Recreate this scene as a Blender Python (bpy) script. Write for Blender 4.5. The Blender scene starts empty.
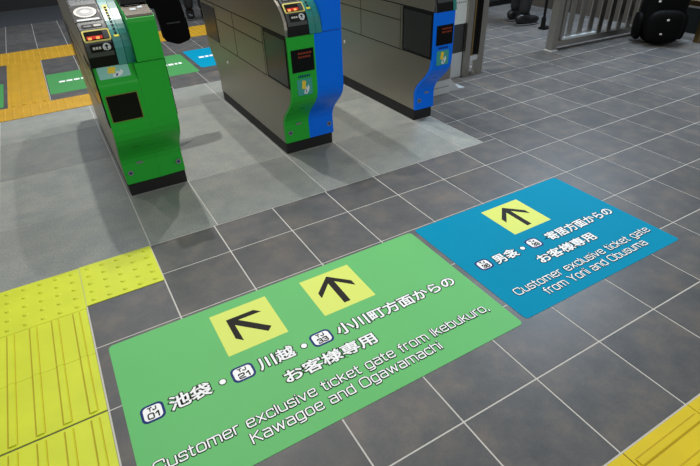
import bpy, bmesh, math, random
from mathutils import Matrix, Vector
random.seed(7)
SC = bpy.context.scene
COL = SC.collection

# ------------------------------------------------------------------ camera, world, lamps, exposure
cam_d = bpy.data.cameras.new('camera')
cam = bpy.data.objects.new('camera', cam_d)
COL.objects.link(cam)
CX, CZ, CR = 0.971434030, -0.505527760, -0.0406320110
cam.matrix_world = (Matrix.Translation((-0.105569982, -2.07050704, 1.29937080)) @ Matrix.Rotation(CZ, 4, 'Z')
                    @ Matrix.Rotation(CX, 4, 'X') @ Matrix.Rotation(CR, 4, 'Z'))
cam_d.sensor_fit = 'HORIZONTAL'
cam_d.sensor_width = 36.0
cam_d.lens = 499.857812 / 700.0 * 36.0
cam_d.clip_start = 0.02
SC.camera = cam

SC.view_settings.view_transform = 'Standard'
SC.view_settings.look = 'None'
SC.view_settings.exposure = -0.28
SC.view_settings.gamma = 1.0
SC.view_settings.use_curve_mapping = False

world = bpy.data.worlds.new('station_ambient')
SC.world = world
world.use_nodes = True
WN = world.node_tree.nodes
WN['Background'].inputs['Color'].default_value = (0.93, 0.97, 1.0, 1)
WN['Background'].inputs['Strength'].default_value = 0.36


def lamp(name, loc, power, size, aim=None, color=(1, 1, 1), sy=None):
    d = bpy.data.lights.new(name, 'AREA')
    d.energy = power
    d.color = color
    d.shape = 'RECTANGLE' if sy else 'DISK'
    d.size = size
    if sy:
        d.size_y = sy
    o = bpy.data.objects.new(name, d)
    o.location = loc
    if aim is not None:
        o.rotation_euler = (Vector(aim) - Vector(loc)).to_track_quat('-Z', 'Y').to_euler()
    COL.objects.link(o)
    return o


# ceiling lamps of the concourse: a row of downlights over the gates and long fittings in front
for lx, pw in ((-0.95, 18), (0.45, 70), (1.40, 50), (2.9, 30)):
    lamp('downlight', (lx, 1.75, 3.5), pw, 0.07, color=(1.0, 0.98, 0.94))
lamp('ceiling_fitting', (-0.9, -3.6, 3.1), 34, 1.6, aim=(0.3, -0.4, 0), color=(1, 0.99, 0.96), sy=1.6)
lamp('ceiling_fitting', (1.8, -3.6, 3.1), 34, 1.6, aim=(1.3, -0.4, 0), color=(1, 0.99, 0.96), sy=1.6)
lamp('ceiling_fitting', (4.9, 1.4, 3.3), 205, 1.2, color=(0.66, 0.82, 1.0), sy=1.2)
lamp('ceiling_fitting', (0.2, 5.4, 3.3), 62, 1.0, color=(0.74, 0.86, 1.0), sy=1.0)


# ------------------------------------------------------------------ materials
def lin(c):
    return tuple(((v / 255.0) / 12.92 if v / 255.0 <= 0.04045 else ((v / 255.0 + 0.055) / 1.055) ** 2.4) for v in c) + (1,)


def mat(name, rgb, rough=0.5, metal=0.0, noise=0.0, nscale=8.0, bump=0.0, emit=None, estr=0.0, spec=0.5, stretch=None):
    m = bpy.data.materials.new(name)
    m.use_nodes = True
    nt = m.node_tree
    b = nt.nodes['Principled BSDF']
    b.inputs['Base Color'].default_value = lin(rgb)
    b.inputs['Roughness'].default_value = rough
    b.inputs['Metallic'].default_value = metal
    b.inputs['Specular IOR Level'].default_value = spec
    if noise or bump:
        tc = nt.nodes.new('ShaderNodeTexCoord')
        src = tc.outputs['Object']
        if stretch:
            mp = nt.nodes.new('ShaderNodeMapping')
            mp.inputs['Scale'].default_value = stretch
            nt.links.new(src, mp.inputs['Vector'])
            src = mp.outputs['Vector']
        n = nt.nodes.new('ShaderNodeTexNoise')
        n.inputs['Scale'].default_value = nscale
        n.inputs['Detail'].default_value = 6
        nt.links.new(src, n.inputs['Vector'])
        if noise:
            mr = nt.nodes.new('ShaderNodeMapRange')
            mr.inputs['From Min'].default_value = 0.25
            mr.inputs['From Max'].default_value = 0.75
            mr.inputs['To Min'].default_value = 1 - noise
            mr.inputs['To Max'].default_value = 1 + noise
            nt.links.new(n.outputs['Fac'], mr.inputs['Value'])
            mx = nt.nodes.new('ShaderNodeVectorMath')
            mx.operation = 'SCALE'
            mx.inputs[0].default_value = lin(rgb)[:3]
            nt.links.new(mr.outputs['Result'], mx.inputs['Scale'])
            nt.links.new(mx.outputs['Vector'], b.inputs['Base Color'])
        if bump:
            bp = nt.nodes.new('ShaderNodeBump')
            bp.inputs['Strength'].default_value = bump
            bp.inputs['Distance'].default_value = 0.002
            nt.links.new(n.outputs['Fac'], bp.inputs['Height'])
            nt.links.new(bp.outputs['Normal'], b.inputs['Normal'])
    if emit:
        b.inputs['Emission Color'].default_value = lin(emit)
        b.inputs['Emission Strength'].default_value = estr
    return m


def tile_mat(name, c1, c2, c3, rough, fine):
    """stone tile: tone per tile (random per island), cloudy patches, fine grain"""
    m = bpy.data.materials.new(name)
    m.use_nodes = True
    nt = m.node_tree
    b = nt.nodes['Principled BSDF']
    tc = nt.nodes.new('ShaderNodeTexCoord')
    geo = nt.nodes.new('ShaderNodeNewGeometry')
    add = nt.nodes.new('ShaderNodeVectorMath')
    add.operation = 'ADD'
    comb = nt.nodes.new('ShaderNodeCombineXYZ')
    mul = nt.nodes.new('ShaderNodeMath')
    mul.operation = 'MULTIPLY'
    mul.inputs[1].default_value = 37.0
    nt.links.new(geo.outputs['Random Per Island'], mul.inputs[0])
    nt.links.new(mul.outputs[0], comb.inputs['Z'])
    nt.links.new(tc.outputs['Object'], add.inputs[0])
    nt.links.new(comb.outputs[0], add.inputs[1])
    n1 = nt.nodes.new('ShaderNodeTexNoise')
    n1.inputs['Scale'].default_value = 8.5
    n1.inputs['Detail'].default_value = 9
    n1.inputs['Roughness'].default_value = 0.62
    nt.links.new(add.outputs[0], n1.inputs['Vector'])
    n2 = nt.nodes.new('ShaderNodeTexNoise')
    n2.inputs['Scale'].default_value = 120
    n2.inputs['Detail'].default_value = 3
    nt.links.new(tc.outputs['Object'], n2.inputs['Vector'])
    ramp = nt.nodes.new('ShaderNodeValToRGB')
    ramp.color_ramp.elements[0].position = 0.32
    ramp.color_ramp.elements[0].color = lin(c1)
    ramp.color_ramp.elements[1].position = 0.70
    ramp.color_ramp.elements[1].color = lin(c3)
    e = ramp.color_ramp.elements.new(0.5)
    e.color = lin(c2)
    nt.links.new(n1.outputs['Fac'], ramp.inputs['Fac'])
    mr = nt.nodes.new('ShaderNodeMapRange')
    mr.inputs['To Min'].default_value = 0.86
    mr.inputs['To Max'].default_value = 1.14
    nt.links.new(geo.outputs['Random Per Island'], mr.inputs['Value'])
    mr2 = nt.nodes.new('ShaderNodeMapRange')
    mr2.inputs['From Min'].default_value = 0.3
    mr2.inputs['From Max'].default_value = 0.7
    mr2.inputs['To Min'].default_value = 1 - fine
    mr2.inputs['To Max'].default_value = 1 + fine
    nt.links.new(n2.outputs['Fac'], mr2.inputs['Value'])
    mm = nt.nodes.new('ShaderNodeMath')
    mm.operation = 'MULTIPLY'
    nt.links.new(mr.outputs[0], mm.inputs[0])
    nt.links.new(mr2.outputs[0], mm.inputs[1])
    sc = nt.nodes.new('ShaderNodeVectorMath')
    sc.operation = 'SCALE'
    nt.links.new(ramp.outputs['Color'], sc.inputs[0])
    nt.links.new(mm.outputs[0], sc.inputs['Scale'])
    nt.links.new(sc.outputs['Vector'], b.inputs['Base Color'])
    b.inputs['Roughness'].default_value = rough
    b.inputs['Specular IOR Level'].default_value = 0.36
    return m


M = {}
M['dark_tile'] = tile_mat('dark_stone_tile', (77, 78, 79), (88, 87, 86), (106, 99, 92), 0.40, 0.07)
M['light_tile'] = tile_mat('light_stone_tile', (130, 134, 131), (139, 142, 136), (150, 150, 142), 0.45, 0.17)
M['far_slab'] = mat('dark_slab', (66, 68, 70), 0.5, noise=0.08, nscale=12)
M['grout'] = mat('grout', (206, 202, 194), 0.8)
M['yellow'] = mat('lemon_tactile_paving', (210, 218, 52), 0.42, spec=0.3, noise=0.06, nscale=9)
M['gold'] = mat('golden_tactile_paving', (220, 194, 38), 0.45, noise=0.06, nscale=9, spec=0.3)
M['dirt'] = mat('ochre_dirt_line', (188, 160, 26), 0.7)
M['amber'] = mat('amber_tactile_paving', (196, 150, 28), 0.45, noise=0.10, nscale=7)
M['sheet_green'] = mat('green_floor_sticker', (106, 190, 112), 0.5, spec=0.15, noise=0.02, nscale=6)
M['sheet_blue'] = mat('blue_floor_sticker', (2, 142, 178), 0.6, spec=0.05, noise=0.02, nscale=6)
M['picto'] = mat('pale_yellow_print', (222, 232, 112), 0.5, spec=0.15)
M['ink'] = mat('charcoal_print', (36, 32, 28), 0.6, spec=0.15)
M['black_ink'] = mat('black_print', (20, 20, 20), 0.6, spec=0.15)
M['white_ink'] = mat('white_print', (250, 250, 248), 0.5)
M['navy'] = mat('navy_print', (24, 46, 110), 0.5, spec=0.15)
M['steel'] = mat('brushed_steel', (172, 166, 154), 0.42, metal=1.0, noise=0.05, nscale=5, stretch=(1, 1, 40))
M['steel_light'] = mat('satin_steel', (172, 168, 160), 0.32, metal=1.0)
M['green'] = mat('green_enamel', (42, 176, 56), 0.34, spec=0.22)
M['blue'] = mat('blue_enamel', (0, 116, 250), 0.34, spec=0.2)
M['deck'] = mat('dark_satin_steel', (112, 106, 98), 0.4, metal=1.0)
M['teal'] = mat('teal_panel', (38, 132, 124), 0.35)
M['teal_light'] = mat('pale_teal_panel', (70, 148, 146), 0.35)
M['black'] = mat('black_plastic', (13, 13, 14), 0.45, spec=0.2)
M['rubber'] = mat('black_rubber_plinth', (20, 20, 20), 0.6)
M['screen'] = mat('dark_screen', (9, 5, 4), 0.35, spec=0.2)
M['led'] = mat('red_led', (190, 30, 10), 0.4, emit=(255, 60, 14), estr=0.25)
M['led_dim'] = mat('dim_orange_led', (90, 30, 10), 0.4, emit=(190, 60, 16), estr=0.14)
M['led_hot'] = mat('amber_led', (250, 150, 60), 0.4, emit=(255, 190, 120), estr=0.6)
M['dark_grey'] = mat('dark_grey_plastic', (62, 65, 66), 0.42)
M['mid_grey'] = mat('grey_plastic', (124, 128, 130), 0.4)
M['window'] = mat('smoked_side_window', (38, 40, 40), 0.25)
M['silver'] = mat('silver_print', (196, 192, 184), 0.4)
M['frame_yellow'] = mat('cream_yellow_bezel', (236, 222, 120), 0.4)
M['label_yellow'] = mat('yellow_label', (226, 218, 40), 0.45)
M['sticker_teal'] = mat('teal_sticker', (62, 160, 150), 0.45)
M['sticker_pale'] = mat('pale_blue_sticker', (142, 205, 190), 0.45)
M['card'] = mat('yellow_card_print', (240, 208, 50), 0.45)
M['cloth_black'] = mat('black_cloth', (17, 17, 19), 0.8, noise=0.2, nscale=40)
M['bag'] = mat('black_nylon', (3, 3, 4), 0.65, spec=0.12, noise=0.2, nscale=60, bump=0.3)
M['shoe'] = mat('black_leather', (16, 16, 17), 0.35)
M['skin'] = mat('skin', (206, 164, 138), 0.55)
M['hair'] = mat('black_hair', (20, 17, 15), 0.5)
M['paper'] = mat('white_paper', (226, 234, 232), 0.6)
M['white_panel'] = mat('white_painted_panel', (196, 202, 204), 0.4)
M['wall_black'] = mat('black_wall', (14, 14, 14), 0.6)
M['wall_tan'] = mat('tan_wall', (74, 68, 60), 0.7, noise=0.06)
M['cabinet'] = mat('dark_green_cabinet', (30, 36, 34), 0.5)
M['brass_or_lit'] = mat('brass_or_yellow_lit_steel', (168, 142, 92), 0.35, metal=1.0)  # brassy trim tone; also carries the yellow light on the far right frame
M['sole'] = mat('grey_sole', (70, 70, 70), 0.7)


# ------------------------------------------------------------------ helpers
def link(name, me, m=None, parent=None, smooth=False):
    o = bpy.data.objects.new(name, me)
    COL.objects.link(o)
    if m is not None:
        me.materials.append(M[m] if isinstance(m, str) else m)
    if parent is not None:
        o.parent = parent
    if smooth:
        for p in me.polygons:
            p.use_smooth = True
    return o


def obj(name, bm, m, parent=None, bevel=0.0, smooth=False, seg=2):
    if bevel > 0:
        es = [e for e in bm.edges if len(e.link_faces) == 2 and e.calc_face_angle(0) > 0.5]
        bmesh.ops.bevel(bm, geom=es, offset=bevel, segments=seg, profile=0.5, affect='EDGES', clamp_overlap=True)
    bmesh.ops.recalc_face_normals(bm, faces=bm.faces)
    me = bpy.data.meshes.new(name)
    bm.to_mesh(me)
    bm.free()
    return link(name, me, m, parent, smooth)


def tag(o, label, cat, group=None, kind=None):
    if label:
        o['label'] = label
    if cat:
        o['category'] = cat
    if group:
        o['group'] = group
    if kind:
        o['kind'] = kind
    return o


def thing(name, loc, label, cat, group=None, rz=0.0):
    o = bpy.data.objects.new(name, None)
    o.empty_display_size = 0.1
    o.location = loc
    o.rotation_euler = (0, 0, rz)
    COL.objects.link(o)
    return tag(o, label, cat, group)


def box(bm, x0, x1, y0, y1, z0, z1):
    v = [bm.verts.new((x, y, z)) for z in (z0, z1) for y in (y0, y1) for x in (x0, x1)]
    for f in ((0, 2, 3, 1), (4, 5, 7, 6), (0, 1, 5, 4), (1, 3, 7, 5), (3, 2, 6, 7), (2, 0, 4, 6)):
        bm.faces.new([v[i] for i in f])


def boxes(*bs):
    bm = bmesh.new()
    for b in bs:
        box(bm, *b)
    return bm


def prism_x(bm, pts, x0, x1):
    """polygon in (y, z), extruded in x"""
    a = [bm.verts.new((x0, y, z)) for y, z in pts]
    b = [bm.verts.new((x1, y, z)) for y, z in pts]
    n = len(pts)
    bm.faces.new(a)
    bm.faces.new(b[::-1])
    for i in range(n):
        j = (i + 1) % n
        bm.faces.new((a[i], b[i], b[j], a[j]))


def prism_z(bm, pts, z0, z1):
    a = [bm.verts.new((x, y, z0)) for x, y in pts]
    b = [bm.verts.new((x, y, z1)) for x, y in pts]
    n = len(pts)
    bm.faces.new(a[::-1])
    bm.faces.new(b)
    for i in range(n):
        j = (i + 1) % n
        bm.faces.new((a[i], a[j], b[j], b[i]))


def prism_y(bm, pts, y0, y1):
    a = [bm.verts.new((x, y0, z)) for x, z in pts]
    b = [bm.verts.new((x, y1, z)) for x, z in pts]
    n = len(pts)
    bm.faces.new(a)
    bm.faces.new(b[::-1])
    for i in range(n):
        j = (i + 1) % n
        bm.faces.new((a[i], a[j], b[j], b[i]))


def rrect(x0, x1, y0, y1, r, n=5):
    out = []
    for cx, cy, a0 in ((x1 - r, y1 - r, 0), (x0 + r, y1 - r, 90), (x0 + r, y0 + r, 180), (x1 - r, y0 + r, 270)):
        for i in range(n + 1):
            a = math.radians(a0 + 90 * i / n)
            out.append((cx + r * math.cos(a), cy + r * math.sin(a)))
    return out


def disc(cx, cy, rx, ry=None, n=20):
    ry = ry or rx
    return [(cx + rx * math.cos(2 * math.pi * i / n), cy + ry * math.sin(2 * math.pi * i / n)) for i in range(n)]


def tube(bm, p0, p1, r0, r1=None, n=12):
    r1 = r1 if r1 is not None else r0
    p0, p1 = Vector(p0), Vector(p1)
    d = (p1 - p0).normalized()
    u = d.orthogonal().normalized()
    w = d.cross(u)
    A = [bm.verts.new(p0 + (u * math.cos(2 * math.pi * i / n) + w * math.sin(2 * math.pi * i / n)) * r0) for i in range(n)]
    B = [bm.verts.new(p1 + (u * math.cos(2 * math.pi * i / n) + w * math.sin(2 * math.pi * i / n)) * r1) for i in range(n)]
    bm.faces.new(A[::-1])
    bm.faces.new(B)
    for i in range(n):
        j = (i + 1) % n
        bm.faces.new((A[i], A[j], B[j], B[i]))


# ---- lettering: Blender's own built-in face, turned to mesh, fitted to a given box on the floor
def glyphs(body, mode, bev):
    c = bpy.data.curves.new('lettering', 'FONT')
    c.body = body
    c.fill_mode = mode
    c.bevel_depth = bev
    c.bevel_resolution = 0
    c.resolution_u = 4
    o = bpy.data.objects.new('lettering', c)
    COL.objects.link(o)
    bpy.context.view_layer.update()
    dg = bpy.context.evaluated_depsgraph_get()
    me = bpy.data.meshes.new_from_object(o.evaluated_get(dg))
    bpy.data.objects.remove(o)
    bpy.data.curves.remove(c)
    return me


def lettering(body, x0, x1, y0, y1, z, parent, bold=0.02, outline=0.0, m='white_ink', name='lettering', lift=0.0004):
    if outline:
        x0, x1, y0, y1 = x0 - .003, x1 + .002, y0 - .002, y1 + .002
    """fits the glyph box (outline included) to x0..x1, y0..y1"""
    tot = bold + outline
    ref = glyphs(body, 'NONE', tot if tot > 0 else 0.0)
    xs = [v.co.x for v in ref.vertices]
    ys = [v.co.y for v in ref.vertices]
    ax, ay = min(xs), min(ys)
    sx = (x1 - x0) / (max(xs) - ax)
    sy = (y1 - y0) / (max(ys) - ay)

    def fit(me, z0, z1):
        zs = [v.co.z for v in me.vertices]
        zl, zh = min(zs), max(zs)
        for v in me.vertices:
            t = 0 if zh == zl else (v.co.z - zl) / (zh - zl)
            v.co = (x0 + (v.co.x - ax) * sx, y0 + (v.co.y - ay) * sy, z0 + (z1 - z0) * t)
    fill = glyphs(body, 'BOTH', bold) if bold else glyphs(body, 'FRONT', 0)
    fit(fill, z + 0.0002, z + 0.0006 + lift)
    o = link(name, fill, m, parent)
    if outline:
        fit(ref, z + 0.0001, z + 0.0004)
        link('lettering_outline', ref, 'black_ink', o)
    else:
        bpy.data.meshes.remove(ref)
    return o


# ---- wide rounded-square lettering drawn as strokes (cap height 1, x height .76)
def rpath(pts, r=0.24, n=4):
    """polyline with its inner corners rounded"""
    out = [pts[0]]
    for a, b, c in zip(pts, pts[1:], pts[2:]):
        va = (a[0] - b[0], a[1] - b[1])
        vc = (c[0] - b[0], c[1] - b[1])
        la, lc = math.hypot(*va), math.hypot(*vc)
        k = min(r, la * .5, lc * .5)
        p = (b[0] + va[0] / la * k, b[1] + va[1] / la * k)
        q = (b[0] + vc[0] / lc * k, b[1] + vc[1] / lc * k)
        for i in range(n + 1):
            t = i / n
            out.append(((1 - t) ** 2 * p[0] + 2 * t * (1 - t) * b[0] + t * t * q[0], (1 - t) ** 2 * p[1] + 2 * t * (1 - t) * b[1] + t * t * q[1]))
    out.append(pts[-1])
    return out


def loop(x0, x1, y0, y1, r=0.26):
    m = (x0 + x1) / 2
    return rpath([(m, y0), (x1, y0), (x1, y1), (x0, y1), (x0, y0), (m, y0)], r)


XH = 0.76
BOWL = loop(0, .78, 0, XH)
GL = {
    'C': (1.0, [rpath([(1.0, .68), (1.0, 1), (0, 1), (0, 0), (1.0, 0), (1.0, .32)], .34)]),
    'O': (1.08, [loop(0, 1.08, 0, 1, .36)]),
    'K': (.92, [[(0, 0), (0, 1)], [(.86, 1), (.06, .52)], [(.30, .64), (.92, 0)]]),
    'I': (0, [[(0, 0), (0, 1)]]),
    'Y': (.94, [[(0, 1), (.47, .48), (.94, 1)], [(.47, .48), (.47, 0)]]),
    'T': (.9, [[(0, 1), (.9, 1)], [(.45, 1), (.45, 0)]]),
    'J': (.72, [rpath([(.72, 1), (.72, 0), (0, 0), (0, .30)], .28)]),
    'a': (.78, [rpath([(.05, XH), (.78, XH), (.78, 0)], .22), rpath([(.78, .44), (0, .44), (0, 0), (.78, 0)], .18)]),
    'b': (.78, [[(0, 1), (0, 0)], BOWL]),
    'c': (.74, [rpath([(.74, .58), (.74, XH), (0, XH), (0, 0), (.74, 0), (.74, .18)], .25)]),
    'd': (.78, [[(.78, 1), (.78, 0)], BOWL]),
    'e': (.80, [rpath([(.01, .40), (.80, .40), (.80, XH), (0, XH), (0, 0), (.76, 0), (.77, .14)], .24)]),
    'f': (.40, [rpath([(.42, 1), (.16, 1), (.16, 0)], .2), [(-.04, XH - .06), (.40, XH - .06)]]),
    'g': (.78, [BOWL, rpath([(.78, XH), (.78, -.26), (.06, -.26)], .2)]),
    'h': (.74, [[(0, 0), (0, 1)], rpath([(0, XH), (.74, XH), (.74, 0)], .25)]),
    'i': (0, [[(0, 0), (0, XH - .06)], [(0, .97), (0, 1.0)]]),
    'k': (.68, [[(0, 0), (0, 1)], [(.64, XH), (.08, .40)], [(.24, .50), (.68, 0)]]),
    'l': (0, [[(0, 0), (0, 1)]]),
    'm': (1.24, [[(0, 0), (0, XH)], rpath([(0, XH), (.62, XH), (.62, 0)], .24), rpath([(.5, XH), (1.24, XH), (1.24, 0)], .24)]),
    'n': (.74, [[(0, 0), (0, XH)], rpath([(0, XH), (.74, XH), (.74, 0)], .25)]),
    'o': (.80, [loop(0, .80, 0, XH)]),
    'r': (.44, [[(0, 0), (0, XH)], rpath([(0, .62), (.10, XH), (.46, XH)], .16)]),
    's': (.72, [rpath([(.70, .62), (.70, XH), (.02, XH), (.02, .39), (.72, .39), (.72, 0), (0, 0), (0, .14)], .17)]),
    't': (.40, [rpath([(.12, 1), (.12, 0), (.42, 0)], .2), [(-.06, XH - .04), (.40, XH - .04)]]),
    'u': (.74, [[(.74, 0), (.74, XH)], rpath([(0, XH), (0, 0), (.74, 0)], .25)]),
    'v': (.74, [[(0, XH), (.37, 0), (.74, XH)]]),
    'w': (1.16, [[(0, XH), (.28, 0), (.58, XH), (.88, 0), (1.16, XH)]]),
    'x': (.74, [[(0, XH), (.74, 0)], [(.74, XH), (0, 0)]]),
    ',': (.06, [[(.06, .04), (0, -.16)]]),
    '0': (.82, [loop(0, .82, 0, 1, .32)]),
    '1': (.42, [[(0, .72), (.36, 1), (.36, 0)]]),
    '2': (.80, [rpath([(.02, .76), (.02, 1), (.80, 1), (.80, .50), (0, .36), (0, 0), (.82, 0)], .22)]),
    '3': (.80, [rpath([(.02, .80), (.02, 1), (.78, 1), (.78, .52), (.28, .52)], .22), rpath([(.28, .52), (.82, .52), (.82, 0), (0, 0), (0, .22)], .22)]),
    '6': (.82, [rpath([(.76, .82), (.76, 1), (0, 1), (0, 0), (.82, 0), (.82, .58), (.04, .58)], .26)]),
    '9': (.82, [rpath([(.06, .18), (.06, 0), (.82, 0), (.82, 1), (0, 1), (0, .42), (.78, .42)], .26)]),
}


def strokes(body, x0, x1, yb, cap, z, parent, wid, out=0.0, m='white_ink', gap=0.30, space=0.92):
    """a line of lettering from x0 to x1 (outlines included), baseline of the strokes at yb"""
    pen, lines = 0.0, []
    for ch in body:
        if ch == ' ':
            pen += space - gap
            continue
        w, ps = GL[ch]
        for p in ps:
            lines.append([(pen + x, y) for x, y in p])
        pen += w + gap
    lo = min(x for p in lines for x, y in p)
    hi = max(x for p in lines for x, y in p)
    h = wid / 2 + out
    k = (x1 - x0 - 2 * h) / (hi - lo)
    lines = [[(x0 + h + (x - lo) * k, yb + y * cap) for x, y in p] for p in lines]

    def ink(hw, zz, name, mm, par):
        bm = bmesh.new()
        up = zz
        for p in lines:
            q = [p[0]]
            for a in p[1:]:
                if math.hypot(a[0] - q[-1][0], a[1] - q[-1][1]) > 1e-5:
                    q.append(a)
            for a, b in zip(q, q[1:]):
                dx, dy = b[0] - a[0], b[1] - a[1]
                l = math.hypot(dx, dy)
                nx, ny = -dy / l * hw, dx / l * hw
                up += 1.2e-6
                bm.faces.new([bm.verts.new((x, y, up)) for x, y in ((a[0] - nx, a[1] - ny), (b[0] - nx, b[1] - ny), (b[0] + nx, b[1] + ny), (a[0] + nx, a[1] + ny))])
            for x, y in q:
                up += 1.2e-6
                bm.faces.new([bm.verts.new((x + hw * math.cos(t * math.pi / 5), y + hw * math.sin(t * math.pi / 5), up)) for t in range(10)])
        me = bpy.data.meshes.new(name)
        bm.to_mesh(me)
        bm.free()
        return link(name, me, mm, par)
    o = ink(wid / 2, z + 0.0017, 'lettering', m, parent)
    if out:
        ink(h, z + 0.0004, 'lettering_outline', 'black_ink', o)
    return o


# ------------------------------------------------------------------ the floor
def tile_grid(name, m, xs, ys, gap, keep):
    bm = bmesh.new()
    h = gap / 2
    for i in range(len(xs) - 1):
        for j in range(len(ys) - 1):
            if not keep((xs[i] + xs[i + 1]) / 2, (ys[j] + ys[j + 1]) / 2):
                continue
            box(bm, xs[i] + h, xs[i + 1] - h, ys[j] + h, ys[j + 1] - h, -0.012, 0.0)
    o = obj(name, bm, m)
    tag(o, None, None, kind='structure')
    return o


U = 0.3
gx = [U * i for i in range(-12, 36)]
gy_front = [0.06 + U * i for i in range(-14, 36)]
# front rows end at y = 0 (a cut row), the right part (x > 2) runs through
ysf = [y for y in gy_front if y < -0.01] + [0.0]
tile_grid('floor', 'dark_tile', gx, ysf, 0.0056, lambda x, y: x > -3.3 and x < 8 and y > -3.6 and not (x > 2.1 and y > -0.24))
ysr = [y for y in gy_front if -0.25 < y < 9]
tile_grid('floor_concourse', 'dark_tile', [U * i for i in range(7, 32)], ysr, 0.0056, lambda x, y: x < 8.5)
tile_grid('floor_edge_strip', 'dark_tile', [2.0, 2.1], [0.0] + ysr[1:], 0.0048, lambda x, y: True)
# paler tiles under and between the gates
xl = [-3.0, -2.4, -1.8, -1.2, -0.6, 0.003, 0.318, 0.909, 1.241, 1.845, 2.0]
yl = [0.0, 0.522, 1.118, 1.714, 2.205]
tile_grid('floor_gate_zone', 'light_tile', xl, yl, 0.0045, lambda x, y: True)
# dark tiles behind the gates
xb = [U * i for i in range(-10, 7)] + [2.0]
yb = [2.205, 2.51] + [2.80 + U * i for i in range(0, 12)]
xb = [x + 0.055 for x in xb[:-1]] + [2.0]
tile_grid('floor_behind_gates', 'dark_tile', xb, yb, 0.0042, lambda x, y: True)
o = obj('floor_far_slab', boxes((-3.0, 2.0, 6.106, 7.6, -.012, 0)), 'far_slab')
tag(o, None, None, kind='structure')
o = obj('floor_grout', boxes((-3.4, 9.0, -3.8, 9.6, -0.05, -0.0012)), 'grout')
tag(o, None, None, kind='structure')


# ------------------------------------------------------------------ tactile paving
def paving(name, x0, x1, y0, y1, kind, m, label, group=None, step=0.0735, first=0.036, bars='y', th=0.003, nd=5, ends=(.010, .010)):
    bm = bmesh.new()
    dm = bmesh.new()
    box(bm, x0, x1, y0, y1, -0.001, th)
    if kind == 'dots':
        nx = max(1, round((x1 - x0) / 0.3)) * nd
        ny = max(1, round((y1 - y0) / 0.3)) * nd
        for i in range(nx):
            for j in range(ny):
                cx = x0 + (i + 0.5) * (x1 - x0) / nx
                cy = y0 + (j + 0.5) * (y1 - y0) / ny
                tube(bm, (cx, cy, th - 0.0005), (cx, cy, th + 0.0045), 0.0115, 0.0065, 12)
    else:
        L0, L1 = (x0, x1) if bars == 'y' else (y1, y0)
        sg = 1 if bars == 'y' else -1
        k = L0 + first * sg
        while (L1 - k) * sg > 0.02:
            pts = [(k - 0.0115, th - .0003), (k + 0.0115, th - .0003), (k + 0.0085, th + 0.0045), (k - 0.0085, th + 0.0045)]
            if bars == 'y':
                prism_y(bm, pts, y0 + ends[0], y1 - ends[1])
                for e in (-.0128, .0128):
                    box(dm, k + e - .0012, k + e + .0012, y0 + ends[0], y1 - ends[1], th - .001, th + .0004)
            else:
                prism_x(bm, pts, x0 + ends[0], x1 - ends[1])
                for e in (-.0128, .0128):
                    box(dm, x0 + ends[0], x1 - ends[1], k + e - .0012, k + e + .0012, th - .001, th + .0004)
            k += step * sg
    o = obj(name, bm, m)
    if len(dm.verts):
        obj('dirt_line', dm, 'dirt', o)
    else:
        dm.free()
    return tag(o, label, 'tactile paving', group)


G_NEAR = 'yellow tactile paving in the foreground'
paving('tactile_tile', -0.5985, -0.3015, -0.2985, -0.006, 'dots', 'yellow', 'yellow dotted tactile tile at left edge of photo, above the yellow bar tiles', G_NEAR)
paving('tactile_tile', -0.2985, -0.0015, -0.285, -0.002, 'dots', 'yellow', 'yellow dotted tactile tile with a dark tile below it, nearer the green gate', G_NEAR)
paving('tactile_tile', -0.6, -0.3035, -0.564, -0.301, 'bars', 'yellow', 'yellow tactile tile with raised bars directly below the dotted tile', G_NEAR, first=0.039, ends=(0, .006))
paving('tactile_tile', -0.6, -0.3035, -0.834, -0.5655, 'bars', 'yellow', 'middle yellow barred tactile tile left of the green floor sign', G_NEAR, first=0.039, ends=(.010, 0))
paving('tactile_tile', -0.6, -0.3035, -1.13, -0.8415, 'bars', 'yellow', 'nearest yellow barred tactile tile at bottom left corner of photo', G_NEAR, first=0.039)
paving('tactile_tile', 0.9035, 1.1985, -2.04, -1.7435, 'bars', 'gold', 'yellow barred tactile tile in bottom right corner of photo', G_NEAR, first=0.041, bars='x')
paving('tactile_tile', 1.2015, 1.4985, -2.04, -1.7435, 'bars', 'gold', 'yellow barred tactile tile at right edge near bottom right corner', G_NEAR, first=0.041, bars='x')
paving('tactile_tile', 0.6035, 0.9, -2.04, -1.7435, 'dots', 'gold', 'yellow tactile tile poking into bottom edge left of the barred ones', G_NEAR)
G_FAR = 'amber tactile paving behind the gates'
paving('tactile_strip', -1.2, 0.305, 2.208, 2.508, 'dots', 'amber', 'amber tactile strip just behind the green gate, nearest of the far strips', G_FAR)
paving('tactile_strip', -0.545, -0.25, 2.511, 3.955, 'bars', 'amber', 'amber tactile path leading away between two distant green floor signs', G_FAR)
paving('tactile_strip', -1.2, 2.0, 3.958, 4.50, 'dots', 'amber', 'wide amber tactile strip farthest back, crossing behind all the gates', G_FAR)

# ------------------------------------------------------------------ floor signs
ARROW = [(0, 0.089), (0.0755, 0.013), (0.0755, -0.019), (0.0135, 0.046), (0.0135, -0.087), (-0.0135, -0.087), (-0.0135, 0.046), (-0.0755, -0.019), (-0.0755, 0.013)]
ZS = 0.0012


def sheet(parent, x0, x1, y0, y1, m, r=0.018):
    bm = bmesh.new()
    prism_z(bm, rrect(x0, x1, y0, y1, r), 0.0, ZS)
    return obj('sheet', bm, m, parent)


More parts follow.
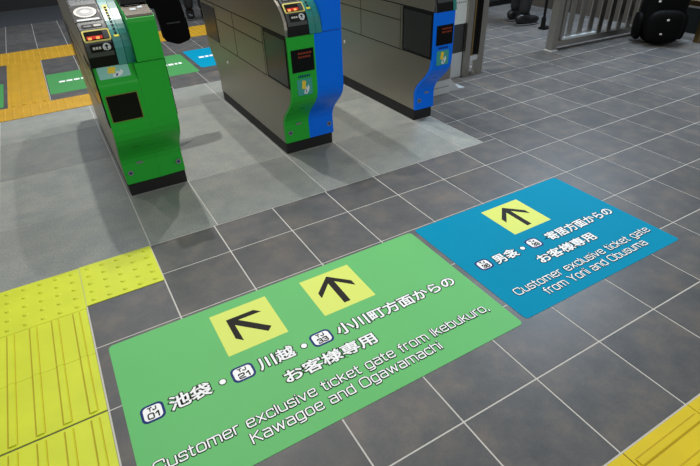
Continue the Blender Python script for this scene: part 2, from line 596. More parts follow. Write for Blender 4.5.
def picto(parent, x0, x1, y0, y1, rot):
    bm = bmesh.new()
    prism_z(bm, [(x0, y0), (x1, y0), (x1, y1), (x0, y1)], ZS - 0.0004, ZS + 0.0003)
    p = obj('pictogram_square', bm, 'picto', parent)
    cx, cy = (x0 + x1) / 2, (y0 + y1) / 2
    c, s = math.cos(rot), math.sin(rot)
    bm = bmesh.new()
    prism_z(bm, [(cx + x * c - y * s, cy + x * s + y * c) for x, y in ARROW], ZS + 0.0001, ZS + 0.0007)
    obj('arrow', bm, 'ink', p)
    return p


def station_icon(parent, x0, x1, y0, y1, num):
    bm = bmesh.new()
    x0, x1, y0, y1 = x0 - .003, x1 + .003, y0 - .003, y1 + .003
    prism_z(bm, rrect(x0, x1, y0, y1, 0.019), ZS - 0.0004, ZS + 0.0003)
    p = obj('station_number_badge', bm, 'navy', parent)
    bm = bmesh.new()
    b = 0.0078
    prism_z(bm, rrect(x0 + b, x1 - b, y0 + b, y1 - b, 0.013), ZS, ZS + 0.0006)
    obj('badge_face', bm, 'white_ink', p)
    w, h = x1 - x0, y1 - y0
    strokes('TJ', x0 + w * .31, x0 + w * .69, y0 + h * .62, h * .18, ZS, p, .0034, 0, 'ink')
    strokes(num, x0 + w * .25, x0 + w * .75, y0 + h * .19, h * .29, ZS, p, .0042, 0, 'ink', gap=.34)
    return p


def dot(parent, cx, cy):
    bm = bmesh.new()
    prism_z(bm, disc(cx, cy, 0.0105, 0.0105), ZS, ZS + 0.0010)
    p = obj('separator_dot', bm, 'white_ink', parent)
    bm = bmesh.new()
    prism_z(bm, disc(cx, cy, 0.0135, 0.0135), ZS - 0.0004, ZS + 0.0005)
    obj('dot_outline', bm, 'black_ink', p)


JB, JO = 0.032, 0.044
EB, EO = 0.018, 0.034
gs = thing('floor_sign', (0.4, -0.9, 0), 'large green floor sign with two arrow squares listing Ikebukuro, Kawagoe and Ogawamachi', 'floor sign', 'large direction signs stuck to the floor')
P = Matrix.Translation((-0.4, 0.9, 0))
n_before = set(bpy.data.objects)
sheet(gs, -0.261, 1.048, -1.243, -0.556, 'sheet_green')
picto(gs, 0.0895, 0.3125, -0.829, -0.6045, math.radians(45))
picto(gs, 0.4615, 0.684, -0.8295, -0.6045, 0)
station_icon(gs, -0.2165, -0.1515, -0.951, -0.888, '01')
station_icon(gs, 0.0715, 0.1435, -0.950, -0.890, '21')
station_icon(gs, 0.3620, 0.4370, -0.950, -0.890, '33')
lettering('池袋', -0.1365, 0.0035, -0.951, -0.889, ZS, gs, JB, JO)
lettering('川越', 0.159, 0.297, -0.951, -0.888, ZS, gs, JB, JO)
lettering('小川町方面からの', 0.4575, 0.994, -0.953, -0.889, ZS, gs, JB, JO)
lettering('お客様専用', 0.2145, 0.563, -1.048, -0.986, ZS, gs, JB, JO)
dot(gs, 0.037, -0.921)
dot(gs, 0.330, -0.921)
strokes('Customer exclusive ticket gate from Ikebukuro,', -0.2265, 0.995, -1.1273, 0.0350, ZS, gs, 0.0044, 0.0024)
strokes('Kawagoe and Ogawamachi', 0.0395, 0.733, -1.183, 0.0350, ZS, gs, 0.0044, 0.0024)

bs = thing('floor_sign', (1.53, -0.9, 0), 'large blue floor sign with one arrow square listing Yorii and Obusuma', 'floor sign', 'large direction signs stuck to the floor')
sheet(bs, 1.072, 1.997, -1.234, -0.550, 'sheet_blue')
picto(bs, 1.431, 1.660, -0.825, -0.604, 0)
station_icon(bs, 1.134, 1.197, -0.943, -0.884, '36')
station_icon(bs, 1.4195, 1.4835, -0.946, -0.885, '39')
lettering('男衾', 1.214, 1.3485, -0.949, -0.886, ZS, bs, JB, JO)
lettering('寄居方面からの', 1.507, 1.955, -0.950, -0.887, ZS, bs, JB, JO)
lettering('お客様専用', 1.3735, 1.716, -1.046, -0.984, ZS, bs, JB, JO)
dot(bs, 1.381, -0.917)
strokes('Customer exclusive ticket gate', 1.138, 1.954, -1.1273, 0.0350, ZS, bs, 0.0044, 0.0024)
strokes('from Yorii and Obusuma', 1.239, 1.855, -1.183, 0.0350, ZS, bs, 0.0044, 0.0024)
for s in (gs, bs):                     # geometry above is in floor coordinates: keep it there under the thing's own origin
    for ch in s.children:
        ch.location = -Vector(s.location)


M['dimmed_green'] = mat('dimmed_green_floor_sticker', (74, 148, 84), 0.5, noise=0.03, nscale=6, spec=0.15)  # darker copy of the sign green: dimmer far light put into the colour


def far_sign(x0, x1, y0, y1, m, label):
    t = thing('floor_sign', ((x0 + x1) / 2, (y0 + y1) / 2, 0), label, 'floor sign', 'distant floor signs behind the gates')
    w, h = (x1 - x0) / 2, (y1 - y0) / 2
    bm = bmesh.new()
    prism_z(bm, rrect(-w, w, -h, h, 0.02), 0, ZS)
    obj('sheet', bm, m, t)
    bm = bmesh.new()                   # too small and far to read: strokes of white print
    x = -w * 0.72
    random.seed(int(x0 * 100))
    while x < w * 0.7:
        L = random.uniform(0.02, 0.05)
        box(bm, x, min(x + L, w * .72), -h * 0.02, h * 0.13, ZS - .0003, ZS + 0.0004)
        x += L + 0.012
    obj('print', bm, 'white_ink', t)
    return t


far_sign(-0.235, 0.40, 2.68, 3.33, 'dimmed_green', 'distant green floor sign right of the amber tactile path, behind the green gate')
far_sign(-1.20, -0.575, 2.56, 3.27, 'dimmed_green', 'distant green floor sign at far left edge of photo')
far_sign(0.50, 0.985, 2.58, 3.30, 'dimmed_green', 'distant green floor sign seen through the aisle between the first two gates')
far_sign(1.03, 1.60, 2.68, 3.37, 'sheet_blue', 'distant blue floor sign seen through the aisle beside the second gate')

# ------------------------------------------------------------------ ticket gates
FY = 0.53
ARCH = [(.36, .70), (.366, .74), (.375, .778), (.40, .815), (.43, .843), (.465, .866), (.53, .90), (.60, .93), (.70, .96), (.80, .978), (.95, .985)]
FRONT = [(.512, .075), (.514, .12), (.515, .185), (.508, .213), (.492, .240), (.465, .270), (.43, .302), (.398, .334), (.374, .366), (.363, .398), (.360, .43)]


def arch_at(s):
    for (y0, z0), (y1, z1) in zip(ARCH, ARCH[1:]):
        L = math.hypot(y1 - y0, z1 - z0)
        if s <= L or (y1, z1) == ARCH[-1]:
            t = s / L
            return (y0 + (y1 - y0) * t, z0 + (z1 - z0) * t), (-(z1 - z0) / L, (y1 - y0) / L)
        s -= L


DIP, SHIFT = 0.0, 0.0


def apt(x, s, off):
    off -= DIP * max(0.0, 1 - s / .12)
    x += SHIFT
    (y, z), (ny, nz) = arch_at(max(0, s))
    return (x, y + ny * off - FY, z + nz * off)


def arch_poly(pts, top, bot, name, m, parent):
    """flat shape given in (x, arc length), wrapped over the sloping head of the gate"""
    bm = bmesh.new()
    cx = sum(p[0] for p in pts) / len(pts)
    cs = sum(p[1] for p in pts) / len(pts)
    A = [bm.verts.new(apt(x, s, top)) for x, s in pts]
    B = [bm.verts.new(apt(x, s, bot)) for x, s in pts]
    ca, cb = bm.verts.new(apt(cx, cs, top)), bm.verts.new(apt(cx, cs, bot))
    n = len(pts)
    for i in range(n):
        j = (i + 1) % n
        bm.faces.new((A[i], A[j], ca))
        bm.faces.new((B[j], B[i], cb))
        bm.faces.new((A[j], A[i], B[i], B[j]))
    return obj(name, bm, m, parent)


def arch_slab(x0, x1, s0, s1, top, bot, name, m, parent, n=14, bevel=0.0):
    bm = bmesh.new()
    rows = []
    for i in range(n + 1):
        s = s0 + (s1 - s0) * i / n
        rows.append([bm.verts.new(apt(x, s, o)) for x, o in ((x0, top), (x1, top), (x1, bot), (x0, bot))])
    for a, b in zip(rows, rows[1:]):
        for k in range(4):
            l = (k + 1) % 4
            bm.faces.new((a[k], a[l], b[l], b[k]))
    bm.faces.new(rows[0])
    bm.faces.new(rows[-1][::-1])
    return obj(name, bm, m, parent, bevel)


def front_strip(name, m, parent, x0, x1, top, th=0.03, facet=False, skew=0.0, round_tl=False):
    prof = FRONT + ([(.360, .618), (.3612, .626), (.3645, .634), (.371, .642), (.415, .703)] if facet else [(.360, top)])
    bm = bmesh.new()
    rows = []
    for i, (y, z) in enumerate(prof):
        rows.append([bm.verts.new((x, yy - FY, z)) for x, yy in ((x0, y), (x1, y + skew), (x1, y + th + skew), (x0, y + th))])
    for a, b in zip(rows, rows[1:]):
        for k in range(4):
            l = (k + 1) % 4
            bm.faces.new((a[k], a[l], b[l], b[k]))
    bm.faces.new(rows[0])
    bm.faces.new(rows[-1][::-1])
    o = obj(name, bm, m, parent, bevel=0.003)
    return o


def front_plate(x0, x1, z0, z1, off, th, name, m, parent, r=0.0):
    bm = bmesh.new()
    pts = rrect(x0, x1, z0, z1, r, 3) if r else [(x0, z0), (x1, z0), (x1, z1), (x0, z1)]
    prism_y(bm, pts, .360 - off - FY, .360 - off + th - FY)
    return obj(name, bm, m, parent)


def led_marks(bm, x0, x1, z0, z1, y0, y1, rows, seed):
    rnd = random.Random(seed)
    for r in range(rows):
        zc = z1 - (r + .5) * (z1 - z0) / rows
        x = x0
        while x < x1 - 0.006:
            L = rnd.uniform(0.006, 0.014)
            box(bm, x, min(x + L, x1), y0, y1, zc - .005, zc + .004)
            x += L + 0.004


def touch_sticker(parent, x0, x1, z0, z1, base, place):
    """teal sticker: a yellow card held to a touch mark by a pale hand"""
    s = place(rrect(x0, x1, z0, z1, 0.006, 3), 0.0012, 'touch_sticker', base, parent)
    w, h = x1 - x0, z1 - z0
    f = lambda pts: [(x0 + w * a, z0 + h * b) for a, b in pts]
    place(f([(.30, .42), (.52, .36), (.60, .86), (.36, .92)]), 0.0020, 'card_print', 'card', s)
    place(f([(.42, .10), (.60, .06), (.74, .22), (.80, .46), (.72, .62), (.66, .40), (.60, .56), (.54, .30), (.46, .34)]), 0.0026, 'hand_print', 'paper', s)
    place(f([(.52, .16), (.58, .14), (.62, .34), (.56, .30)]), 0.0031, 'hand_outline', 'navy', s)
    for i in range(7):
        a = .12 + i * .115
        place(f([(a, 1.10), (a + .075, 1.10), (a + .075, 1.24), (a, 1.24)]), 0.0012, 'print', 'navy', s)
    return s


def ticket_gate(name, loc, w, label, style):
    t = thing(name, loc, label, 'ticket gate', 'automatic ticket gates')
    yb = lambda y: 2.24 - y
    F = lambda pts: [(y - FY, z) for y, z in pts]
    # steel body: kicked-in foot, bulging belly, arched head, the same at both ends
    half = [(y + .02, z) for y, z in FRONT] + ([(.40, .60), (.45, .69), (.45, .80), (.462, .845), (.480, .868)] if style == 'green' else [(ARCH[0][0] + .012, ARCH[0][1])]) + [(y + .002, z - .002) for y, z in ARCH[1 if style != 'green' else 6:]]
    prof = half + [(yb(y), z) for y, z in reversed(half)]
    bm = bmesh.new()
    prism_x(bm, F(prof), 0.0, w)
    obj('body', bm, 'steel', t)
    obj('plinth', boxes((0.004, w - .004, 0.0, yb(.53) - FY, 0.0, 0.074)), 'rubber', t, bevel=.002)
    # side window, post strip and panel seams on both flanks
    for side in (0, 1):
        xa, xb_ = (-.0025, .002) if side == 0 else (w - .002, w + .0025)
        xo, xi = (-.004, .002) if side == 0 else (w - .002, w + .004)
        d = obj('side_window', boxes((xa, xb_, .374 - FY, .672 - FY, .436, .702)), 'black', t)
        obj('window_pane', boxes((xo, xi, .385 - FY, .660 - FY, .450, .686)), 'window', d)
        obj('window_post', boxes((xo, xi, .674 - FY, .684 - FY, .432, .700)), 'steel_light', t)
        obj('rear_side_window', boxes((xa, xb_, 1.56 - FY, 1.85 - FY, .450, .680)), 'window', t)
        sm = boxes((xa + (.0015 if side == 0 else 0), xb_ - (0 if side == 0 else .0015), .705 - FY, 1.55 - FY, .610, .6150),
                   (xa + (.0015 if side == 0 else 0), xb_ - (0 if side == 0 else .0015), .69 - FY, 1.55 - FY, .4335, .4385),
                   (xa + (.0015 if side == 0 else 0), xb_ - (0 if side == 0 else .0015), .374 - FY, 1.85 - FY, .7025, .7085),
                   (xa + (.0015 if side == 0 else 0), xb_ - (0 if side == 0 else .0015), 1.188 - FY, 1.1915 - FY, .4365, .703),
                   (xa + (.0015 if side == 0 else 0), xb_ - (0 if side == 0 else .0015), .700 - FY, .7035 - FY, .4365, .705),
                   (xa + (.0015 if side == 0 else 0), xb_ - (0 if side == 0 else .0015), 1.548 - FY, 1.5515 - FY, .4365, .703))
        obj('panel_seam', sm, 'black', t)
        bm = bmesh.new()
        xs = -.004 if side == 0 else w - .002
        tube(bm, (xs, 1.44 - FY, .340), (xs + .006, 1.44 - FY, .340), .012)
        obj('lock', bm, 'silver', t)
    # ---- coloured front
    left = 0.155 if w > .2 else w
    if style == 'green':
        fp = front_strip('front_panel', 'green', t, 0.002, 0.172, .70, facet=True)
        front_strip('front_panel', 'green', t, 0.1725, w - .001, .702, skew=0.010)
        xw0, xw1, zw0, zw1 = 0.018, 0.149, .464, .582
    elif style == 'split':
        fp = front_strip('front_panel', 'green', t, 0.001, left, .702)
        front_strip('front_panel', 'blue', t, left, w - .001, .702)
        xw0, xw1, zw0, zw1 = 0.019, 0.142, .526, .635
    else:
        fp = front_strip('front_panel', 'blue', t, 0.001, w - .001, .702)
        xw0, xw1, zw0, zw1 = 0.022, 0.140, .520, .627
    b = 0.003
    front_plate(xw0 - b, xw1 + b, zw0 - b, zw1 + b, .002, .006, 'display_bezel', 'brass_or_lit' if style == 'green' else 'black', t)
    dsp = front_plate(xw0, xw1, zw0, zw1, .003, .004, 'display', 'screen', t)
    bm = bmesh.new()
    if style != 'green':
        led_marks(bm, xw0 + .035, xw1 - .01, zw1 - .045, zw1 - .008, .3558 - FY, .3585 - FY, 2, 5)
        obj('led_text', bm, 'led_dim', dsp)
    else:
        led_marks(bm, xw0 + .012, xw0 + .1, zw1 - .030, zw1 - .012, .3558 - FY, .3585 - FY, 1, 3)
        obj('led_text', bm, 'screen', dsp)

    # sticker placed on the upright face or on the sloping facet
    def on_face(pts, off, nm, m, par):
        bm = bmesh.new()
        prism_y(bm, pts, .360 - off - FY, .3605 - FY)
        return obj(nm, bm, m, par)

    def on_facet(pts, off, nm, m, par):
        bm = bmesh.new()
        p0, p1 = Vector((0, .371 - FY, .642)), Vector((0, .415 - FY, .703))
        d = (p1 - p0).normalized()
        nrm = Vector((0, -d.z, d.y))
        A = [bm.verts.new(p0 + d * s + nrm * off + Vector((x, 0, 0))) for x, s in pts]
        B = [bm.verts.new(p0 + d * s - nrm * .0005 + Vector((x, 0, 0))) for x, s in pts]
        bm.faces.new(A)
        bm.faces.new(B[::-1])
        for i in range(len(pts)):
            j = (i + 1) % len(pts)
            bm.faces.new((A[j], A[i], B[i], B[j]))
        return obj(nm, bm, m, par)
    if style == 'green':
        touch_sticker(t, 0.018, 0.150, 0.012, 0.068, 'sticker_pale', on_facet)
    else:
        touch_sticker(t, 0.036 if style == 'split' else .030, 0.124 if style == 'split' else .122, .398, .485, 'sticker_teal', on_face)

    def low_plate(pts, nm, m):
        bm = bmesh.new()
        prism_y(bm, pts, .5105 - FY, .516 - FY)
        return obj(nm, bm, m, t)
    for cx in ((.032, w - .028) if w > .2 else (.032,)):
        s = low_plate(disc(cx, .135, .014), 'fixing_screw', 'mid_grey')
        bm = bmesh.new()
        prism_y(bm, disc(cx, .135, .006), .509 - FY, .513 - FY)
        obj('screw_socket', bm, 'navy', s)
    low_plate(rrect(.072, .105, .176, .187, .004, 2), 'maker_plate', 'mid_grey')
    bm = bmesh.new()
    box(bm, .070, .100, .430 - FY, .45 - FY, .300, .3025)
    obj('slot', bm, 'black', t)

    # ---- sloping head: card reader, display, ticket strips
    global DIP, SHIFT
    DIP, SHIFT = (.052, -.011) if style == 'green' else (0.0, .004)
    rx1 = 0.124
    h = arch_slab(0.012, rx1 + .002, 0.006, 0.62, 0.004, -.03, 'reader_housing', 'black', t, n=24, bevel=.002)
    arch_slab(0.014, rx1 - .004, 0.052, 0.62, 0.0075, 0.0, 'reader_fascia', 'dark_grey', t, n=24, bevel=.002)
    arch_poly(rrect(0.008, 0.118, 0.216, 0.332, 0.004, 3), 0.0090, 0.003, 'touch_pad', 'black', t)
    pad = arch_poly(disc(.062, .277, .046, .037, 28), 0.0105, 0.006, 'touch_ring', 'silver', t)
    arch_poly(disc(.062, .277, .034, .026, 24), 0.0112, 0.008, 'ring_band', 'mid_grey', pad)
    arch_poly(disc(.062, .277, .019, .013, 20), 0.0118, 0.008, 'ring_centre', 'silver', pad)
    arch_poly(rrect(.018, .108, .2205, .2315, .002, 2), 0.0100, 0.006, 'caption_strip', 'white_panel', t)
    lb = arch_poly(rrect(.025, .108, .178, .198, .003, 2), 0.0090, 0.004, 'reader_label', 'black', t)
    arch_poly(rrect(.074, .104, .182, .194, .002, 2), 0.0096, 0.006, 'print', 'silver', lb)
    arch_poly(rrect(.034, .064, .184, .190, .002, 2), 0.0096, 0.006, 'print', 'mid_grey', lb)
    bz = arch_poly(rrect(.016, .125, .112, .165, .008, 4), 0.0105, 0.002, 'reader_bezel', 'frame_yellow', t)
    sc_ = arch_poly(rrect(.023, .119, .118, .158, .005, 3), 0.0112, 0.006, 'reader_screen', 'screen', bz)
    for k, (a, c_, s0, s1, mm) in enumerate(((.030, .092, .122, .134, 'led'), (.034, .048, .120, .128, 'led_hot'), (.066, .080, .121, .129, 'led_hot'), (.096, .117, .120, .156, 'dark_grey'))):
        arch_poly([(a, s0), (c_, s0), (c_, s1), (a, s1)], 0.0118 + .0002 * k, 0.009, 'led_text' if mm != 'dark_grey' else 'screen_edge', mm, sc_)
    tl = arch_poly(rrect(.030, .120, .070, .104, .004, 3), 0.0095, 0.003, 'ticket_label', 'black', t)
    arch_poly(disc(.096, .0885, .0165, .0150, 20), 0.0102, 0.006, 'arrow_roundel', 'white_panel', tl)
    arch_poly([(.0935, .080), (.0985, .080), (.0985, .091), (.105, .091), (.096, .099), (.087, .091), (.0935, .091)], 0.0108, 0.008, 'roundel_arrow', 'black', tl)
    for i in range(3):
        arch_poly([(.040 + i * .012, .084), (.049 + i * .012, .084), (.049 + i * .012, .093), (.040 + i * .012, .093)], 0.0102, 0.006, 'print', 'silver', tl)
    tw = min(0.197, w)
    arch_slab(rx1 + .003, rx1 + .038 if w > .2 else w - .001, 0.004, 0.62, 0.006, -.02, 'guide_strip', 'teal_light' if style == 'green' else 'teal', t, n=24)
    if w > .2:
        arch_slab(rx1 + .040, tw, 0.004, 0.62, 0.005, -.02, 'guide_strip', 'teal', t, n=24)
        yl_ = arch_poly(rrect(.137, .1585, .122, .315, .002, 2), 0.0075, 0.003, 'caution_label', 'label_yellow', t)
        for i in range(9):
            s0 = .135 + i * .0195
            arch_poly([(.143, s0), (.1525, s0), (.1525, s0 + .010), (.143, s0 + .010)], 0.0082, 0.005, 'print', 'ink', yl_)
        tw += SHIFT
        # raised cover over the ticket transport with a steel slot deck on top
        cv = [(.360, .706), (.358, .72), (.358, .868), (.362, .884), (.372, .890), (.74, .972), (1.50, .972), (1.50, .706)]
        bm = bmesh.new()
        prism_x(bm, F(cv), tw + .002, w - .001)
        obj('upper_cover', bm, 'green' if style == 'green' else 'blue', t, bevel=.004)
        dk = [(.366, .888), (.374, .896), (.74, .979), (1.45, .979), (1.45, .96), (.74, .965), (.40, .89)]
        bm = bmesh.new()
        prism_x(bm, F(dk), tw + .006, w - .004)
        dko = obj('slot_deck', bm, 'deck', t)
        hood = [(.475, .925), (.49, .965), (.55, 1.005), (.66, 1.03), (1.30, 1.03), (1.40, 1.0), (1.42, .975)]
        bm = bmesh.new()
        prism_x(bm, F(hood), tw + .012, w - .0005)
        obj('exit_hood', bm, 'black', dko, bevel=.004)
        sl = [(.46, .913), (.46, .9195), (.545, .9385), (.545, .93)]
        bm = bmesh.new()
        prism_x(bm, F(sl), tw + .02, w - .035)
        obj('ticket_slot', bm, 'black', dko)
        bm = bmesh.new()
        prism_x(bm, F([(.415, .905), (.415, .9085), (.435, .913), (.435, .909)]), tw + .035, tw + .06)
        prism_x(bm, F([(.43, .905), (.43, .912), (.45, .9165), (.45, .909)]), w - .05, w - .03)
        obj('deck_mark', bm, 'white_panel', dko)
    else:
        arch_slab(0.0, .008, 0.004, 0.62, 0.004, -.02, 'edge_trim', 'dark_grey', t, n=20)
    return t


G1 = ticket_gate('ticket_gate', (0.013, FY, 0), 0.306, 'all green ticket gate machine nearest the camera at left', 'green')
G2 = ticket_gate('ticket_gate', (0.920, FY, 0), 0.318, 'middle ticket gate machine with half green, half blue front', 'split')
G3 = ticket_gate('ticket_gate', (1.859, FY, 0), 0.152, 'narrow ticket gate machine with an all blue front', 'blue')

# black flap of the green gate, swung across the aisle
bm = bmesh.new()
pts = [(.300, .80), (.35, .792), (.44, .788), (.474, .776), (.482, .70), (.487, .615), (.50, .594), (.555, .572), (.580, .571), (.632, .586), (.642, .60),
       (.640, .68), (.622, .80), (.600, .90), (.575, .955), (.52, .975), (.300, .975)]
prism_y(bm, [(x - .013, z) for x, z in pts], 1.18 - FY, 1.225 - FY)
fl = obj('flap_door', bm, 'bag', G1, bevel=.010, seg=3)
bm = bmesh.new()
box(bm, .505, .585, 1.176 - FY, 1.182 - FY, .690, .696)
obj('flap_seam', bm, 'dark_grey', fl)

# ------------------------------------------------------------------ right of the gates
# low steel pedestal beside the blue gate
t = thing('pedestal', (2.28, 0.93, 0), 'grey steel pedestal half hidden right behind the blue gate, with flared foot', 'pedestal')
obj('body', boxes((-.14, .14, -.095, .20, .105, .46)), 'steel_light', t, bevel=.004)
obj('base_band', boxes((-.142, .142, -.10, .20, .055, .103)), 'white_panel', t, bevel=.003)
obj('base_band', boxes((-.142, .142, -.102, .20, .0, .050)), 'white_panel', t, bevel=.003)
bm = bmesh.new()
prism_y(bm, [(.141, .0), (.141, .10), (.165, .085), (.24, .012), (.30, .006), (.30, 0)], -.09, .09)
obj('foot', bm, 'white_panel', t, bevel=.002)

# slim steel partition
t = thing('partition', (2.75, 1.09, 0), 'slim stainless partition of two posts and a dark gap, standing past the blue gate', 'partition')
obj('post', boxes((0.005, .062, -.03, .03, 0, 1.05)), 'steel_light', t, bevel=.003)
obj('post', boxes((.150, .206, -.03, .03, 0, 1.05)), 'steel_light', t, bevel=.003)
obj('glazing_bar', boxes((.086, .099, -.012, .012, .15, 1.0)), 'brass_or_lit', t)
obj('infill', boxes((.062, .150, .0, .014, .155, 1.0)), 'black', t)
obj('clamp', boxes((.062, .150, -.022, .02, .118, .155)), 'white_panel', t, bevel=.002)
obj('foot_plate', boxes((-.002, .214, -.04, .04, 0, .008)), 'steel_light', t)
obj('top_rail', boxes((.0, .212, -.03, .03, 1.05, 1.09)), 'steel_light', t, bevel=.003)

t = thing('gate_panel', (2.69, 1.12, 0), 'white and dark grey upright panel between the blue gate and the steel partition', 'panel')
obj('kick_plate', boxes((-.065, .060, -.03, .03, 0, .195)), 'white_panel', t, bevel=.003)
obj('panel', boxes((-.065, .060, -.024, .024, .195, 1.0)), 'dark_grey', t, bevel=.003)
n = thing('notice', (2.69, 1.088, 0.54), 'white paper notice taped up beside the blue gate', 'notice')
obj('paper', boxes((-.072, .072, 0, .0015, -.125, .35)), 'paper', n)
bm = bmesh.new()
rnd = random.Random(3)
for r in range(6):
    x = -.055
    while x < .05:
        L = rnd.uniform(.008, .02)
        box(bm, x, x + L, -.0008, .0005, .03 + r * .05, .034 + r * .05)
        box(bm, x + L * .3, x + L * .4, -.0008, .0005, .022 + r * .05, .044 + r * .05)
        x += L + .006
obj('print', bm, 'dark_grey', n)
obj('clear_edge', boxes((.056, .074, -.001, .002, -.115, .0)), 'white_ink', n)


# slatted stainless fence
def fence(loc, rz, L, label, n, ps=.058):
    t = thing('fence', loc, label, 'fence', 'stainless steel fences', rz)
    obj('post', boxes((0, ps, -.04, .04, 0, 1.05)), 'steel_light', t, bevel=.004)
    obj('post', boxes((L - ps, L, -.04, .04, 0, 1.05)), 'steel_light', t, bevel=.004)
    obj('bottom_rail', boxes((ps, L - ps, -.03, .03, .035, .085)), 'steel_light', t, bevel=.003)
    obj('glass_clip', boxes((ps + .06, ps + .50, -.034, .0, .087, .106)), 'white_panel', t)
    obj('inner_post', boxes((ps + .045, ps + .085, -.02, .02, .085, 1.05)), 'steel_light', t)
    obj('foot_cap', boxes((-.006, ps + .012, -.05, .046, 0, .010)), 'white_panel', t)
    obj('top_rail', boxes((-.01, L + .01, -.045, .045, 1.05, 1.10)), 'steel_light', t, bevel=.004)
    pitch = (L - 2 * ps) / n
    for i in range(n):
        x = ps + .10 + (i + .5) * (pitch - .011)
        obj('slat', boxes((x - pitch * .20, x + pitch * .20, -.006, .006, .085, 1.05)), 'steel_light', t)
    return t


fence((3.90, 1.19, 0), math.radians(-3.5), 1.42, 'stainless steel fence with upright slats at the top of the photo', 9)

t = thing('bench_frame', (5.185, 0.57, 0), 'yellow-lit steel upright and rail at far right behind the black backpack', 'frame')
obj('leg', boxes((0, .045, -.022, .022, 0, 1.0)), 'brass_or_lit', t, bevel=.003)  # plain steel; the yellow light on it is put into the metal colour
obj('leg', boxes((.052, .085, -.012, .022, 0, 1.0)), 'steel_light', t, bevel=.003)
obj('rail', boxes((.05, .09, .02, .36, .30, .345)), 'brass_or_lit', t, bevel=.003)
obj('leg', boxes((.05, .095, .36, .40, 0, 1.0)), 'brass_or_lit', t, bevel=.003)
obj('panel', boxes((.055, .075, .022, .36, .06, .28)), 'cabinet', t)


# black backpack
def lump(name, m, parent, c, r, sub=3, power=0.55, bend=None):
    bm = bmesh.new()
    bmesh.ops.create_icosphere(bm, subdivisions=sub, radius=1)
    for v in bm.verts:
        p = v.co
        q = Vector([math.copysign(abs(k) ** power, k) for k in p])
        v.co = Vector((c[0] + q.x * r[0], c[1] + q.y * r[1], c[2] + q.z * r[2]))
        if bend:
            v.co = bend(v.co)
    return obj(name, bm, m, parent, smooth=True)


t = thing('backpack', (4.92, 0.80, 0), 'bulky black backpack standing on the floor at the end of the fence', 'backpack', rz=math.radians(-42))
lump('main_bag', 'bag', t, (0, 0.02, .31), (.185, .14, .31), 4, 0.62)
lump('front_pocket', 'bag', t, (0, -.13, .17), (.155, .055, .145), 3, 0.6)
lump('side_pocket', 'bag', t, (-.185, .02, .15), (.035, .09, .12), 3, 0.6)
lump('side_pocket', 'bag', t, (.185, .02, .15), (.035, .09, .12), 3, 0.6)
bm = bmesh.new()
for k in range(10):
    a0, a1 = math.pi * k / 10, math.pi * (k + 1) / 10
    tube(bm, (.05 * math.cos(a0), .02, .60 + .06 * math.sin(a0)), (.05 * math.cos(a1), .02, .60 + .06 * math.sin(a1)), .012)
obj('carry_handle', bm, 'bag', t)
bm = bmesh.new()
for k in range(8):
    x0_, x1_ = -.14 + k * .035, -.14 + (k + 1) * .035
    tube(bm, (x0_, -.178 + abs(x0_) * .25, .245), (x1_, -.178 + abs(x1_) * .25, .245), .004, n=6)
obj('zip', bm, 'dark_grey', t)
for x, y, z in ((-.10, -.142, .385), (.0, -.184, .235), (-.03, -.186, .115)):
    lump('buckle_glint', 'silver', t, (x, y, z), (.012, .006, .009), 2, .7)  # silver lumps put in to stand for metallic glints on the bag


# ------------------------------------------------------------------ people
def skin_mesh(verts, edges, radii, sub=2, root=0):
    me = bpy.data.meshes.new('figure')
    me.from_pydata(verts, edges, [])
    o = bpy.data.objects.new('figure', me)
    COL.objects.link(o)
    o.modifiers.new('skin', 'SKIN')
    sv = me.skin_vertices[0].data
    for i, r in enumerate(radii):
        sv[i].radius = r if isinstance(r, tuple) else (r, r)
        sv[i].use_root = (i == root)
    s = o.modifiers.new('sub', 'SUBSURF')
    s.levels = s.render_levels = sub
    bpy.context.view_layer.update()
    out = bpy.data.meshes.new_from_object(o.evaluated_get(bpy.context.evaluated_depsgraph_get()))
    bpy.data.objects.remove(o)
    return out


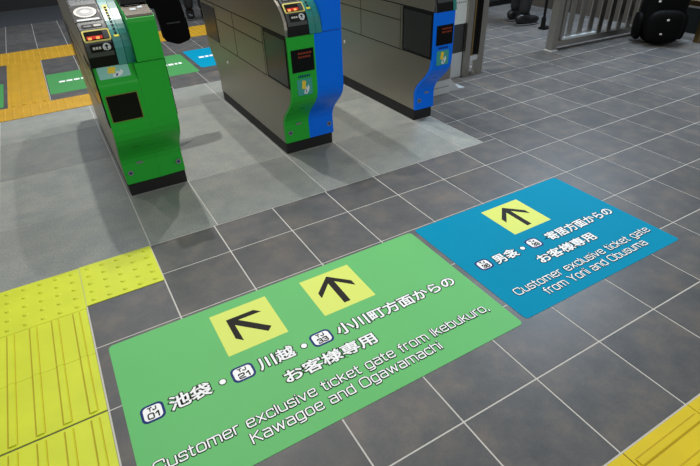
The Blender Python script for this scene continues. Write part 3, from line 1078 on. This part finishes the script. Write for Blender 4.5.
def person(loc, rz, stride, label, lift=0.0, spread=.085):
    """figure facing -y; stride moves the left foot forward and the right foot back"""
    t = thing('person', loc, label, 'person', None, rz)
    hip = .88
    fl_, fr_ = (spread, -stride, .085), (-spread, stride, .085 + lift)
    kl, kr = (.088, -stride * .62 - .02, .48), (-.088, stride * .25 - .03, .48)
    V, E, R = [], [], []

    def chain(pts, start=None):
        prev = start
        idx = []
        for (p, r) in pts:
            V.append(p)
            R.append(r)
            k = len(V) - 1
            if prev is not None:
                E.append((prev, k))
            prev = k
            idx.append(k)
        return idx
    spine = chain([((0, 0, hip), (.13, .09)), ((0, 0, 1.05), (.125, .085)), ((0, .01, 1.22), (.14, .095)), ((0, .015, 1.38), (.13, .08)),
                   ((0, .005, 1.47), (.05, .05)), ((0, -.01, 1.54), (.05, .055)), ((0, -.015, 1.61), (.073, .088)), ((0, -.01, 1.68), (.070, .085)), ((0, 0, 1.725), (.04, .05))])
    chain([(( .09, 0, .82), .085), ((kl[0], kl[1] * .5, .66), .075), (kl, .055), ((fl_[0], (kl[1] + fl_[1]) / 2, .28), .048), (fl_, .037), ((fl_[0] + .005, fl_[1] - .10, .045), (.036, .026)), ((fl_[0] + .008, fl_[1] - .17, .036), (.032, .018))], spine[0])
    chain([((-.09, 0, .82), .085), ((kr[0], kr[1] * .5, .66), .075), (kr, .055), ((fr_[0], (kr[1] + fr_[1]) / 2, .28), .048), (fr_, .037), ((fr_[0] - .005, fr_[1] - .10, .045 + lift), (.036, .026)), ((fr_[0] - .008, fr_[1] - .17, .036 + lift), (.032, .018))], spine[0])
    for s in (1, -1):
        a = chain([((s * .17, .015, 1.38), .055), ((s * .215, .02, 1.25), .045), ((s * .235, .02, 1.10), .040), ((s * .235, -.03, .96), .034), ((s * .23, -.06, .86), .025), ((s * .228, -.075, .80), (.020, .034))], spine[3])
        for f, (dy, L) in enumerate(((-.032, .075), (-.011, .085), (.010, .080), (.030, .065))):
            chain([((s * .228, -.075 + dy, .765), .009), ((s * .222, -.08 + dy, .765 - L * .55), .0085), ((s * .212, -.085 + dy, .765 - L), .008)], a[-1])
        chain([((s * .215, -.110, .80), .011), ((s * .205, -.125, .765), .009)], a[-1])
    me = skin_mesh(V, E, R)
    b = link('body', me, 'skin', t, smooth=True)
    # trousers
    V, E, R = [], [], []
    c0 = chain([((0, 0, .86), (.145, .11)), ((0, 0, 1.0), (.14, .10)), ((0, 0, 1.10), (.135, .095))])
    chain([((.095, 0, .80), .10), ((kl[0], kl[1] * .5, .66), .09), (kl, .072), ((fl_[0], (kl[1] + fl_[1]) / 2, .28), .066), ((fl_[0], fl_[1] - .005, .10), .062)], c0[0])
    chain([((-.095, 0, .80), .10), ((kr[0], kr[1] * .5, .66), .09), (kr, .072), ((fr_[0], (kr[1] + fr_[1]) / 2, .28), .066), ((fr_[0], fr_[1] - .005, .10 + lift), .062)], c0[0])
    link('trousers', skin_mesh(V, E, R), 'cloth_black', b, smooth=True)
    # jacket
    V, E, R = [], [], []
    c0 = chain([((0, 0, .78), (.165, .125)), ((0, 0, .92), (.16, .12)), ((0, 0, 1.05), (.15, .11)), ((0, .01, 1.22), (.165, .12)), ((0, .015, 1.38), (.15, .10)), ((0, .008, 1.46), (.085, .08)), ((0, .004, 1.54), (.066, .066))])
    for s in (1, -1):
        chain([((s * .175, .015, 1.375), .072), ((s * .22, .02, 1.24), .060), ((s * .237, .02, 1.10), .054), ((s * .236, -.03, .96), .046), ((s * .231, -.058, .865), .037)], c0[4])
    link('jacket', skin_mesh(V, E, R), 'cloth_black', b, smooth=True)
    for s, f, lf in ((1, fl_, 0), (-1, fr_, lift)):
        sh = lump('shoe', 'shoe', b, (f[0] + s * .004, f[1] - .06, .058 + lf), (.052, .150, .050), 3, .75,
                  bend=lambda p, f=f, lf=lf: Vector((p.x, p.y, lf + .012 + (p.z - lf - .012) * (1.25 if p.y > f[1] - .04 else .85))))
        lump('sole', 'sole', sh, (f[0] + s * .004, f[1] - .06, .010 + lf), (.055, .153, .010), 3, .7)
    lump('hair', 'hair', b, (0, .018, 1.69), (.083, .094, .068), 3, .9)
    for s in (1, -1):
        lump('eye', 'white_ink', b, (s * .030, -.098, 1.635), (.012, .006, .007), 2, 1)
        lump('ear', 'skin', b, (s * .078, 0, 1.62), (.010, .020, .030), 2, 1)
    lump('nose', 'skin', b, (0, -.108, 1.605), (.012, .016, .022), 2, 1)
    lump('mouth', 'ink', b, (0, -.098, 1.565), (.022, .005, .004), 2, 1)
    return t


person((4.55, 2.21, 0), math.radians(80), .03, 'person in black trousers and black shoes walking beyond the steel partition', .0, .115)
person((1.66, 4.98, 0), math.radians(-10), .05, 'person in black clothes standing far back, seen between the first two gates')

# thin black stick with a flat foot
t = thing('stand_pole', (4.53, 1.83, 0), 'thin black leaning pole on a flat foot beside the fence post', 'pole')
bm = bmesh.new()
tube(bm, (0, 0, .03), (.02, .03, 1.0), .014)
obj('pole', bm, 'black', t)
bm = bmesh.new()
tube(bm, (0, 0, .02), (.002, .002, .12), .026, .022)
obj('collar', bm, 'black', t)
obj('foot', boxes((-.03, .09, -.05, .03, 0, .022)), 'black', t, bevel=.006, seg=2)

# ------------------------------------------------------------------ walls and far things
def struct(name, bm, m):
    return tag(obj(name, bm, m), None, None, kind='structure')


struct('wall_back', boxes((-3.0, 6.5, 7.43, 7.55, -.02, 3.0)), 'wall_black')
struct('wall_right', boxes((5.42, 5.52, 1.0, 7.43, -.02, 3.0)), 'wall_tan')
t = thing('cabinet', (5.2, 3.55, 0), 'low dark cabinet against the far wall past the walking legs', 'cabinet')
obj('body', boxes((-.35, .2, -.45, .6, .0, .9)), 'cabinet', t, bevel=.004)
obj('plinth', boxes((-.36, .2, -.46, .6, .0, .06)), 'black', t)
